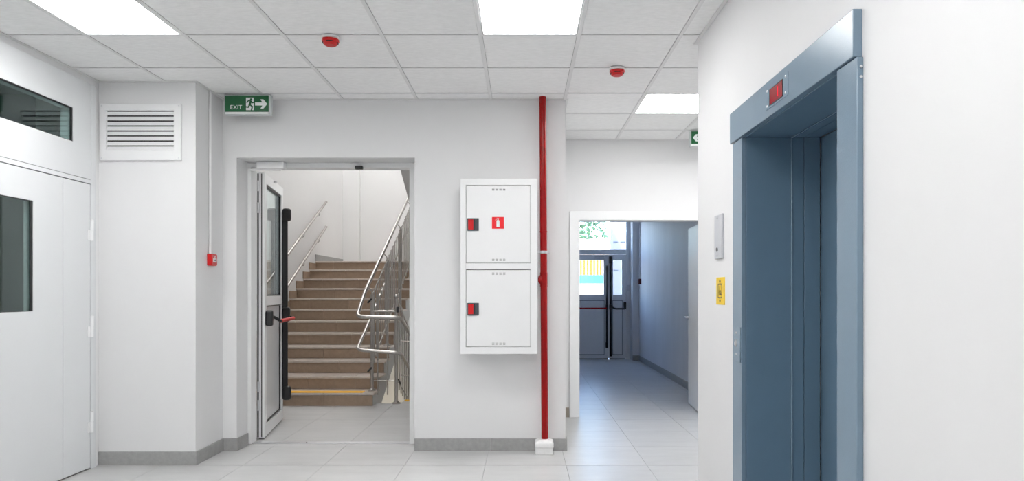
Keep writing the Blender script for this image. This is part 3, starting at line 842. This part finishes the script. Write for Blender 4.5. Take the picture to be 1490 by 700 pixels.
# grey plate on the lift wall
gp = thing('key_switch_plate', 'pale grey upright metal plate on the wall left of the lift', 'plate', (XR, 3.74, 1.472))
MB().box(XR - 0.014, XR, 3.674, 3.812, 1.472, 1.716).build('plate', GREY_PLATE, gp, bevel=0.004)
MB().lathe([(0.012, 0.0), (0.012, -0.003), (0.0, -0.003)], (XR - 0.014, 3.755, 1.522), 14, 'x').build('key_lock', BLACK, gp)
for z in (1.488, 1.698):
    MB().lathe([(0.005, 0.0), (0.005, -0.0015), (0.0, -0.002)], (XR - 0.014, 3.752, z), 10, 'x').build('screw', DGREY, gp)

# yellow lift sign
ys = thing('lift_sign', 'small yellow sign with a dark lift symbol and up and down arrows', 'sign', (XR, 3.731, 1.216))
fa = MB().box(XR - 0.003, XR, 3.653, 3.810, 1.216, 1.368).build('plate', SIGN_Y, ys, bevel=0.001)
xa, xb = XR - 0.0042, XR - 0.0032
yc, z0 = 3.737, 1.292
e = MB()
e.ring('x', xa, xb, (yc - 0.037, yc + 0.037, z0 - 0.040, z0 + 0.040), (yc - 0.030, yc + 0.030, z0 - 0.034, z0 + 0.034))
e.build('car_outline', NAVY, fa)
for s in (1, -1):
    MB().prism([(yc - 0.004, z0 + s * 0.040), (yc + 0.004, z0 + s * 0.040), (yc + 0.004, z0 + s * 0.052), (yc + 0.014, z0 + s * 0.052), (yc, z0 + s * 0.066), (yc - 0.014, z0 + s * 0.052), (yc - 0.004, z0 + s * 0.052)], 'x', xa, xb).build('arrow', NAVY, fa)
e = MB()
circ = [(yc + 0.016 * math.cos(k * PI / 10), z0 - 0.010 + 0.014 * math.sin(k * PI / 10)) for k in range(21)]
stroke(e, circ, 0.005, 'x', xa, xb)
stroke(e, [(yc + 0.006, z0 + 0.006), (yc + 0.004, z0 + 0.026)], 0.007, 'x', xa, xb)
stroke(e, [(yc - 0.006, z0 - 0.016), (yc - 0.022, z0 - 0.020)], 0.005, 'x', xa, xb)
e.build('wheelchair_symbol', NAVY, fa)

# ------------------------------------------------------------------ stairs
Y1, TR, RS = 7.586, 0.309, 0.1492
SXR = -1.69
def riser_y(n): return Y1 + 0.02 + (n - 1) * TR
st = thing('staircase', 'wide tan stone staircase rising behind the stair doorway', 'staircase', (-2.5, 9.0, 0))
prof = [(riser_y(1) + 0.016, -0.008)]
for n in range(1, 13):
    prof.append((riser_y(n) + 0.016, n * RS - 0.028))
    if n < 12: prof.append((riser_y(n + 1) + 0.016, n * RS - 0.028))
prof += [(11.35, 12 * RS - 0.028), (11.35, 1.46), (10.95, 1.33), (8.0, -0.085), (7.80, -0.195), (riser_y(1) + 0.016, -0.195)]
MB().prism(prof, 'x', SL + 0.001, SXR).build('stair_body', G_PAINT, st)
MB().box(SL + 0.001, SR - 0.001, 11.351, SBY - 0.001, 1.46, 12 * RS - 0.028).build('landing_slab', G_PAINT, st)
for n in range(1, 13):
    off = 0.28 * (n % 2)
    xs = [SL + 0.002] + [x for x in (SL + 0.30 + off + 0.56 * k for k in range(4)) if SL + 0.15 < x < SXR - 0.12] + [SXR - 0.001]
    for a, b in zip(xs, xs[1:]):
        MB().box(a + 0.0012, b - 0.0012, riser_y(n), riser_y(n) + 0.0155, (n - 1) * RS + (0.0005 if n == 1 else 0.0), n * RS - 0.0285).build('riser_tile', S_STONE, st)
    y1 = riser_y(n + 1) if n < 12 else 11.40
    for a, b in zip(xs, xs[1:]):
        e1 = b + (0.022 if b == xs[-1] else -0.0008)
        MB().box(a + 0.0008, e1, riser_y(n) - 0.022, y1 - 0.0003, n * RS - 0.0278, n * RS).build('tread_tile', S_TREAD, st, bevel=0.006, seg=2)
for k in range(6):
    a = SL + 0.002 + k * 0.58
    MB().box(a, min(a + 0.578, SR - 0.002), 11.402, SBY - 0.002, 12 * RS - 0.0278, 12 * RS).build('landing_tile', S_TREAD, st)
MB().box(SL + 0.12, SXR - 0.11, riser_y(1) - 0.012, riser_y(1) + 0.095, RS + 0.0002, RS + 0.007).build('warning_strip', YELLOW, st, label='bright yellow warning strip on the lowest tread')
for n in range(1, 12):
    MB().prism([(riser_y(n) - 0.022, n * RS + 0.0005), (riser_y(n + 1) - 0.0005 , n * RS + 0.0005), (riser_y(n + 1) - 0.0005, n * RS + 0.11), (riser_y(n) - 0.022, n * RS + 0.11)], 'x', SL, SL + 0.012).build('skirting_tile', S_STONE, st)
MB().box(SL, SL + 0.012, riser_y(12) - 0.02, 12.66, 12 * RS + 0.0005, 12 * RS + 0.11).build('skirting_tile', B_STONE, st)
MB().box(SL + 0.013, -1.9, SBY - 0.133, SBY - 0.121, 12 * RS + 0.0005, 12 * RS + 0.02).build('skirting_tile', B_STONE, st)

# flight going down
sd = thing('staircase', 'stone flight going down to the right of the rising stairs', 'staircase', (-0.65, 9.5, -2.2))
prof = [(8.035, -0.22)]
for n in range(1, 13):
    y = 8.035 + n * TR
    prof.append((y, -n * RS - 0.07)) if n == 1 else prof.append((y, -n * RS - 0.07))
    if n < 12: prof.append((y, -(n + 1) * RS - 0.07))
prof += [(8.035 + 12 * TR, -2.199), (8.035, -2.199)]
MB().prism(prof, 'x', -1.40, SR - 0.001).build('stair_body', G_PAINT, sd)
for n in range(1, 13):
    y = 8.035 + (n - 1) * TR
    MB().box(-1.42, SR - 0.002, y + 0.0005, y + TR + 0.015, -n * RS - 0.069, -n * RS - 0.041).build('tread', S_TREAD, sd, bevel=0.004)
tag(MB().box(-1.392, SR - 0.15, 7.93, 8.02, 0.0003, 0.006).build('floor_warning_strip', YELLOW), 'yellow warning strip on the floor at the top of the downward flight', 'strip')

# upper flight (seen from below through the doorway)
su = thing('staircase', 'underside of the upper flight, grey wedge at the top right of the stair doorway', 'staircase', (-0.7, 9.0, 1.46))
prof = [(11.40, 1.46)]
prof += [(7.26, 3.28), (7.26, 3.58)]
for n in range(12, 0, -1):
    y = 11.05 - (n - 1) * TR
    prof.append((y - TR if n == 12 else y - TR, 12 * RS + n * RS))
    prof.append((y, 12 * RS + n * RS))
prof = [p for p in prof if p[0] >= 7.26]
prof += [(11.05, 12 * RS + 0.001), (11.40, 12 * RS - 0.03)]
MB().prism([p for p in prof if not (p[0] > 11.05 and p[1] > 1.7)] + [(11.349, 1.755), (11.349, 1.47)] if False else
           [(11.05, 1.80), (11.05, 1.47), (7.26, 3.28), (7.26, 3.58)] + [q for n in range(12, 0, -1) for q in ((max(7.26, 11.05 - n * TR), 12 * RS + n * RS), (11.05 - (n - 1) * TR, 12 * RS + n * RS))][2:],
           'x', -1.50, SR - 0.001).build('stair_body', G_PAINT, su)

# ------------------------------------------------------------------ stair railing: posts, rails, balusters
rl = thing('stair_railing', 'brushed steel railing along the stairs with looped end rails', 'railing', (-1.6, 7.6, 0))
XA, XD = -1.78, -1.455
def rail_z(y): return 1.31 + 0.5056 * (y - 7.66)
R1 = fillet([(XA, 10.46, rail_z(10.46)), (XA, 7.66, 1.31), (XA, 7.24, 1.02), (-1.308, 7.24, 1.01), (-1.308, 7.91, 0.777), (-1.308, 10.3, -0.37)], 0.07)
MB().tube(R1, 0.020, 14).build('handrail', STEEL, rl, smooth=60)
R2 = fillet([(XA + 0.0, 10.46, 0.884 + 0.5056 * (10.46 - 7.72)), (XA, 7.72, 0.884), (XA, 7.24, 0.665), (-1.308, 7.24, 0.630), (-1.308, 7.91, 0.358), (-1.308, 10.3, -0.79)], 0.07)
MB().tube(R2, 0.018, 14).build('lower_handrail', STEEL, rl, smooth=60)
posts = [(7.775, 1), (8.64, 4), (9.57, 7), (10.43, 10)]
XB = XA + 0.045
def top_bar(y): return rail_z(y) - 0.10
def bot_bar(y): return 0.41 + 0.49 * (y - 7.68)
for (y, n) in posts:
    z0 = n * RS
    MB().tube([(XB, y, z0 + 0.001), (XB, y, top_bar(y) - 0.01)], 0.019, 12).build('post', STEEL, rl, smooth=50)
    MB().lathe([(0.048, 0.001), (0.048, 0.008), (0.030, 0.016), (0.022, 0.035)], (XB, y, z0), 18).build('post_flange', STEEL, rl, smooth=40)
    MB().tube(fillet([(XB, y, top_bar(y) - 0.015), (XB, y - 0.005, top_bar(y) + 0.03), (XA, y - 0.02, rail_z(y - 0.02) - 0.012)], 0.03), 0.008, 8).build('rail_bracket', STEEL, rl, smooth=50)
    MB().tube([(XB, y - 0.004, 0.884 + 0.5056 * (y - 7.72) - 0.03), (XA, y - 0.02, 0.884 + 0.5056 * (y - 7.74) - 0.010)], 0.007, 8).build('rail_bracket', STEEL, rl, smooth=50)
for fz in (lambda y: top_bar(y) - 0.02, bot_bar):
    MB().tube([(XB, posts[0][0], fz(posts[0][0])), (XB, posts[-1][0], fz(posts[-1][0]))], 0.007, 8).build('infill_bar', STEEL, rl, smooth=50)
for (a, _), (b, _) in zip(posts, posts[1:]):
    for k in range(1, 7):
        y = a + (b - a) * k / 7
        MB().tube([(XB, y, bot_bar(y) - 0.06), (XB, y, top_bar(y) + 0.0)], 0.0080, 8).build('baluster', STEEL, rl, smooth=50)
for z in (0.41, 1.20):
    MB().tube([(XB - 0.03, 7.70, z - 0.035), (XB - 0.004, 7.755, z + 0.005)], 0.011, 8).build('end_clamp', BLACK, rl, smooth=50)
# end post by the downward flight, cross bars and free balusters
MB().tube([(XD, 7.775, 0.001), (XD, 7.775, 1.235)], 0.019, 12).build('post', STEEL, rl, smooth=50)
MB().lathe([(0.052, 0.001), (0.052, 0.008), (0.032, 0.016), (0.022, 0.035)], (XD, 7.775, 0), 18).build('post_flange', STEEL, rl, smooth=40)
MB().lathe([(0.012, -0.02), (0.024, -0.01), (0.026, 0.008), (0.015, 0.022), (0.0, 0.025)], (XD, 7.775, 1.235), 14).build('post_cap', STEEL, rl, smooth=60)
for z, r in ((1.064, 0.012), (0.262, 0.007)):
    MB().tube([(XB, 7.775, z), (XD, 7.775, z)], r, 8).build('cross_bar', STEEL, rl, smooth=50)
MB().box(XD + 0.006, XD + 0.036, 7.735, 7.765, 1.05, 1.115).build('end_clamp', BLACK, rl, bevel=0.006)
for x in (-1.670, -1.556):
    MB().tube([(x, 7.775, 0.10), (x, 7.775, 1.26)], 0.0085, 8).build('baluster', STEEL, rl, smooth=50)
def dtop(y): return 1.22 - 0.465 * (y - 7.775)
def dbot(y): return 0.275 - 0.445 * (y - 7.80)
for fz, r in ((dtop, 0.010), (dbot, 0.007)):
    MB().tube([(XD, 7.775, fz(7.775)), (XD, 10.3, fz(10.3))], r, 8).build('infill_bar', STEEL, rl, smooth=50)
for k in range(1, 19):
    y = 7.83 + k * 0.125
    if k == 7 or k == 14:
        n = math.ceil((y - 8.035) / TR)
        MB().tube([(XD, y, -n * RS - 0.04), (XD, y, dtop(y))], 0.019, 12).build('post', STEEL, rl, smooth=50)
    else:
        MB().tube([(XD, y, dbot(y) - 0.08), (XD, y, dtop(y))], 0.0080, 8).build('baluster', STEEL, rl, smooth=50)
for z in (0.70, 0.29):
    MB().tube([(XD, 8.05, z), (-1.308, 8.05, z - 0.005)], 0.006, 8).build('rail_bracket', STEEL, rl, smooth=50)
MB().tube([(XD + 0.02, 7.79, 0.275), (XD + 0.02, 7.93, 0.205)], 0.010, 8).build('end_clamp', BLACK, rl, smooth=50)

# wall handrails
def wall_rail(z_far, z_near, label):
    y1, y0 = 11.37, 9.42
    s = (z_far - z_near) / (y1 - y0)
    XW = SL + 0.07
    t = thing('wall_handrail', label, 'handrail', (XW, 9.5, z_near), 'steel handrails on the stair wall')
    ye = 8.1
    MB().tube([(XW, ye, z_near + s * (ye - y0)), (XW, y1, z_far)], 0.020, 14).build('rail', STEEL, t, smooth=60)
    for y in (10.98, 10.22, 9.46, 8.70):
        z = z_near + s * (y - y0)
        b = MB().tube(fillet([(XW, y, z - 0.018), (XW, y, z - 0.075), (SL + 0.006, y, z - 0.080)], 0.03), 0.006, 8).build('bracket', STEEL, t, smooth=60)
        MB().lathe([(0.026, 0.0), (0.026, 0.006), (0.0, 0.007)], (SL, y, z - 0.080), 14, 'x').build('wall_rose', STEEL, b, smooth=50)
wall_rail(2.806, 1.772, 'upper of two steel handrails on the left stair wall')
wall_rail(2.388, 1.330, 'lower of two steel handrails on the left stair wall')

# fill lamps added to brighten the stairwell (all outside the view)
def stair_fill_lamp(x, y, z, w, d, label):
    z -= 0.03
    t = thing('stair_light', label, 'ceiling light', (x, y, z), 'stairwell ceiling lights out of view')
    MB().box(x - w / 2, x + w / 2, y - d / 2, y + d / 2, z - 0.02, z).build('housing', WHITE_MET, t)
    MB().box(x - 0.05, x + 0.05, y - 0.05, y + 0.05, z, z + 0.03).build('mount', WHITE_MET, t)
    MB().box(x - w / 2 + 0.02, x + w / 2 - 0.02, y - d / 2 + 0.02, y + d / 2 - 0.02, z - 0.026, z - 0.0205).build('diffuser', STAIR_FILL, t)
stair_fill_lamp(-1.7, 6.75, 3.28, 0.8, 0.5, 'white ceiling light just inside the stair doorway')
stair_fill_lamp(-2.45, 9.3, 6.2, 1.2, 1.2, 'first white ceiling light high over the rising stairs')
stair_fill_lamp(-2.45, 11.6, 6.2, 1.2, 1.2, 'second white ceiling light high over the stair landing')
stair_fill_lamp(-0.5, 12.1, 1.46, 1.0, 0.5, 'white ceiling light under the landing, over the downward flight')

# ------------------------------------------------------------------ door 3: passage door with casing and open leaf
d3 = thing('door_3', 'white door casing of the passage with its leaf standing open at right', 'door', (1.22, YC, 0), kind='structure')
cz = 0.097
MB().prism([(DX0 - cz, 0.0005), (DX0, 0.0005), (DX0, DZ), (DX1, DZ), (DX1, 0.0005), (DX1 + cz, 0.0005), (DX1 + cz, DZ + 0.088), (DX0 - cz, DZ + 0.088)], 'y', YC - 0.02, YC - 0.0005).build('casing', WHITE_MET, d3, bevel=0.002)
MB().prism([(DX0 - 0.019, 0.0005), (DX0 + 0.004, 0.0005), (DX0 + 0.004, DZ - 0.004), (DX1 - 0.004, DZ - 0.004), (DX1 - 0.004, 0.0005), (DX1 + 0.019, 0.0005), (DX1 + 0.019, DZ + 0.019), (DX0 - 0.019, DZ + 0.019)], 'y', YC, YC + 0.15).build('lining', WHITE_MET, d3, bevel=0.002)
for z in (1.83, 0.30):
    MB().box(DX0 + 0.0042, DX0 + 0.010, YC + 0.06, YC + 0.10, z - 0.035, z + 0.035).build('strike_plate', BLACK, d3)
# open leaf
lf3 = bpy.data.objects.new('open_leaf', None)
C.objects.link(lf3)
lf3.parent = d3
lf3.empty_display_size = 0.1
lf3.location = (1.862 - 1.22, 0.155, 0)
lf3.rotation_euler = (0, 0, math.radians(86.0))
ORG[lf3.name] = Vector((0, 0, 0))
MB().box(0.0, 0.68, -0.042, 0.0, 0.012, 2.01).build('leaf_board', WHITE_PL, lf3, bevel=0.002)
hb = MB().lathe([(0.024, 0.0005), (0.024, 0.008), (0.0, 0.009)], (0.63, 0, 1.00), 16, 'y').build('handle_rose', ALU, lf3, smooth=50)
MB().tube(fillet([(0.63, 0.008, 1.00), (0.63, 0.050, 1.00), (0.52, 0.050, 1.00)], 0.02), 0.009, 10).build('lever_handle', ALU, hb, smooth=60)

# ------------------------------------------------------------------ door 4: glazed outer door at the far end
d4 = thing('door_4', 'grey glazed double outer door with black panic bars and a fanlight', 'door', (1.3, VY1, 0), kind='structure')
YD0, YD1 = VY1 + 0.02, VY1 + 0.085
MB().box(0.601, 0.66, YD0, YD1, 0, 2.719).build('frame_post', V_FRAME, d4, bevel=0.003)
MB().box(1.985, 2.064, YD0, YD1, 0, 2.719).build('frame_post', V_FRAME, d4, bevel=0.003)
MB().box(0.66, 1.985, YD0, YD1, 2.64, 2.719).build('frame_head', V_FRAME, d4, bevel=0.003)
MB().box(0.66, 1.985, YD0, YD1, 2.005, 2.095).build('transom_bar', V_FRAME, d4, bevel=0.003)
MB().box(0.661, 1.984, YD0 + 0.03, YD0 + 0.036, 2.096, 2.639).build('fanlight_pane', GLASS, d4)
def leaf4(x0, x1, gx0, gx1):
    l = MB().ring('y', YD0 + 0.004, YD1 - 0.004, (x0, x1, 0.015, 2.0), (gx0, gx1, 1.235, 1.895)).build('door_leaf', V_FRAME, d4, bevel=0.003)
    MB().box(gx0 + 0.001, gx1 - 0.001, YD0 + 0.03, YD0 + 0.036, 1.236, 1.894).build('glass_pane', GLASS, l)
    MB().ring('y', YD0 - 0.001, YD0 + 0.003, (gx0 - 0.01, gx1 + 0.01, 0.085, 1.13), (gx0 - 0.002, gx1 + 0.002, 0.095, 1.12)).build('panel_bead', DGREY, l)
    MB().box(x0 + 0.01, x1 - 0.01, YD0 + 0.002, YD0 + 0.02, 0.001, 0.016).build('bottom_brush', BLACK, l)
    return l
la = leaf4(0.662, 1.652, 0.75, 1.560)
lb = leaf4(1.656, 1.983, 1.735, 1.905)
yr = YD0 - 0.035
MB().box(1.592, 1.632, YD0 - 0.06, YD0 + 0.003, 1.70, 1.79).build('latch_cover', BLACK, la, bevel=0.008)
MB().tube([(1.612, yr, 0.25), (1.612, yr, 1.76)], 0.018, 10).build('locking_rod', BLACK, la, smooth=50)
MB().box(1.590, 1.634, YD0 - 0.06, YD0 + 0.003, 0.22, 0.33).build('latch_cover', BLACK, la, bevel=0.008)
MB().box(1.590, 1.634, YD0 - 0.07, YD0 + 0.003, 0.95, 1.05).build('push_bar_mount', BLACK, la, bevel=0.012)
MB().tube([(0.75, YD0 - 0.09, 0.978), (1.60, YD0 - 0.09, 0.978)], 0.016, 10).build('push_bar', RED_PIPE, la, smooth=50)
MB().box(1.375, 1.56, YD0 - 0.05, YD0 + 0.003, 1.93, 1.985).build('door_closer', GREY_PLATE, la, bevel=0.005)
MB().box(1.655, 1.715, YD0 - 0.065, YD0 + 0.003, 1.83, 1.97).build('latch_cover', BLACK, lb, bevel=0.008)
MB().tube([(1.688, yr, 0.06), (1.688, yr, 1.95)], 0.020, 10).build('locking_rod', BLACK, lb, smooth=50)
MB().box(1.660, 1.716, YD0 - 0.07, YD0 + 0.003, 0.95, 1.05).build('push_bar_mount', BLACK, lb, bevel=0.012)
MB().tube(fillet([(1.69, YD0 - 0.06, 1.01), (1.76, YD0 - 0.09, 0.97), (1.94, YD0 - 0.09, 0.97)], 0.04), 0.016, 10).build('push_bar', BLACK, lb, smooth=50)
MB().box(1.935, 1.978, YD0 - 0.07, YD0 + 0.003, 0.96, 1.10).build('push_bar_mount', BLACK, lb, bevel=0.012)
MB().box(2.000, 2.052, YD0 - 0.02, YD0 - 0.0005, 1.30, 1.42).build('button_box', GREY_PLATE, d4, bevel=0.004)

sb = thing('alarm_box', 'small dark box on the vestibule wall near the far glass door', 'box', (VX1, 12.45, 1.43))
MB().box(VX1 - 0.045, VX1, 12.40, 12.49, 1.43, 1.53).build('housing', MAROON, sb, bevel=0.006)
MB().box(VX1 - 0.048, VX1 - 0.0452, 12.415, 12.475, 1.45, 1.51).build('face', BLACK, sb)
cb = thing('conduit', 'thin grey conduit above the small dark box in the vestibule', 'conduit', (VX1 - 0.01, 12.45, 1.53))
MB().tube([(VX1 - 0.010, 12.45, 1.531), (VX1 - 0.010, 12.45, 2.849)], 0.009, 8).build('tube', V_FRAME, cb, smooth=50)

# ------------------------------------------------------------------ outside
struct(MB().prism([(-25, 13.1), (35, 13.1), (35, 60), (-25, 60)], 'z', -0.4, -0.1).build('ground', GROUND))
rw = MB().box(-12, 16, 19.0, 19.5, -0.1, 1.52).build('retaining_wall', RENDER_W, bevel=0.01)
tag(rw, 'low white retaining wall below the yellow fence outside', 'wall')
fe = thing('picket_fence', 'yellow picket fence with a turquoise base rail, outside the glass door', 'fence', (2.2, 19.2, 1.52))
MB().box(-1.2, 5.6, 19.12, 19.16, 1.522, 1.77).build('base_rail', TURQ, fe)
MB().box(-1.2, 5.6, 19.20, 19.24, 2.25, 2.32).build('top_rail', FENCE_Y, fe)
pk = None
for k in range(72):
    x = -1.18 + k * 0.094
    if pk is None:
        pk = MB().prism([(0, 0), (0.062, 0), (0.062, 0.90), (0.031, 0.96), (0, 0.90)], 'y', 0, 0.02).mesh('picket', FENCE_Y)[0]
    place('picket', pk, (x + 0.031, 19.185, 1.522), fe)
wb = thing('garden_building', 'low white rendered building beyond the yellow fence', 'building', (2, 27.5, -0.1))
MB().box(-10, 14, 26, 30, -0.1, 3.22).build('wall', RENDER_W, wb)
MB().box(-10.1, 14.1, 25.9, 30.1, 3.221, 3.32).build('coping', COPING, wb)
an = thing('privacy_screen', 'tall pale lilac grey rendered wall outside the right leaf of the glass door', 'wall', (3.3, 15.2, -0.1))
MB().box(2.01, 4.6, 15.0, 15.4, -0.1, 4.6).build('wall', LILAC, an)
for z in (2.40, 1.77):
    for x in (2.03, 2.19):
        MB().box(x, x + 0.10, 14.992, 14.999, z - 0.012, z + 0.012).build('slot', DGREY, an)
def tree(x, y, h, r, label):
    t = thing('tree', label, 'tree', (x, y, -0.1), None)
    MB().tube([(x, y, -0.1), (x + 0.1, y, h * 0.4), (x, y + 0.1, h * 0.75)], 0.2, 8, radii=[0.22, 0.16, 0.07]).build('trunk', BARK, t, smooth=60)
    me = bpy.data.meshes.new('foliage')
    vs, fs = [], []
    for k in range(2600):
        d = Vector((random.gauss(0, 1), random.gauss(0, 1), random.gauss(0, 1))).normalized() * (random.random() ** 0.4)
        lump = 1 + 0.25 * math.sin(5 * d.x + 3 * d.z) * math.cos(4 * d.y)
        c = Vector((d.x * r * lump, d.y * r * lump, d.z * r * 0.9 * lump))
        u = Vector((random.gauss(0, 1), random.gauss(0, 1), random.gauss(0, 1))).normalized()
        w = u.orthogonal().normalized()
        s = random.uniform(0.10, 0.2)
        i = len(vs)
        vs += [c - u * s, c + w * s * 0.5, c + u * s, c - w * s * 0.5]
        fs.append((i, i + 1, i + 2, i + 3))
    me.from_pydata(vs, [], fs)
    me.materials.append(LEAF)
    o = place('foliage', me, (x, y, h * 0.72), t)
    o['kind'] = 'stuff'
tree(1.8, 33, 7.0, 2.6, 'leafy green tree seen at the left of the fanlight')
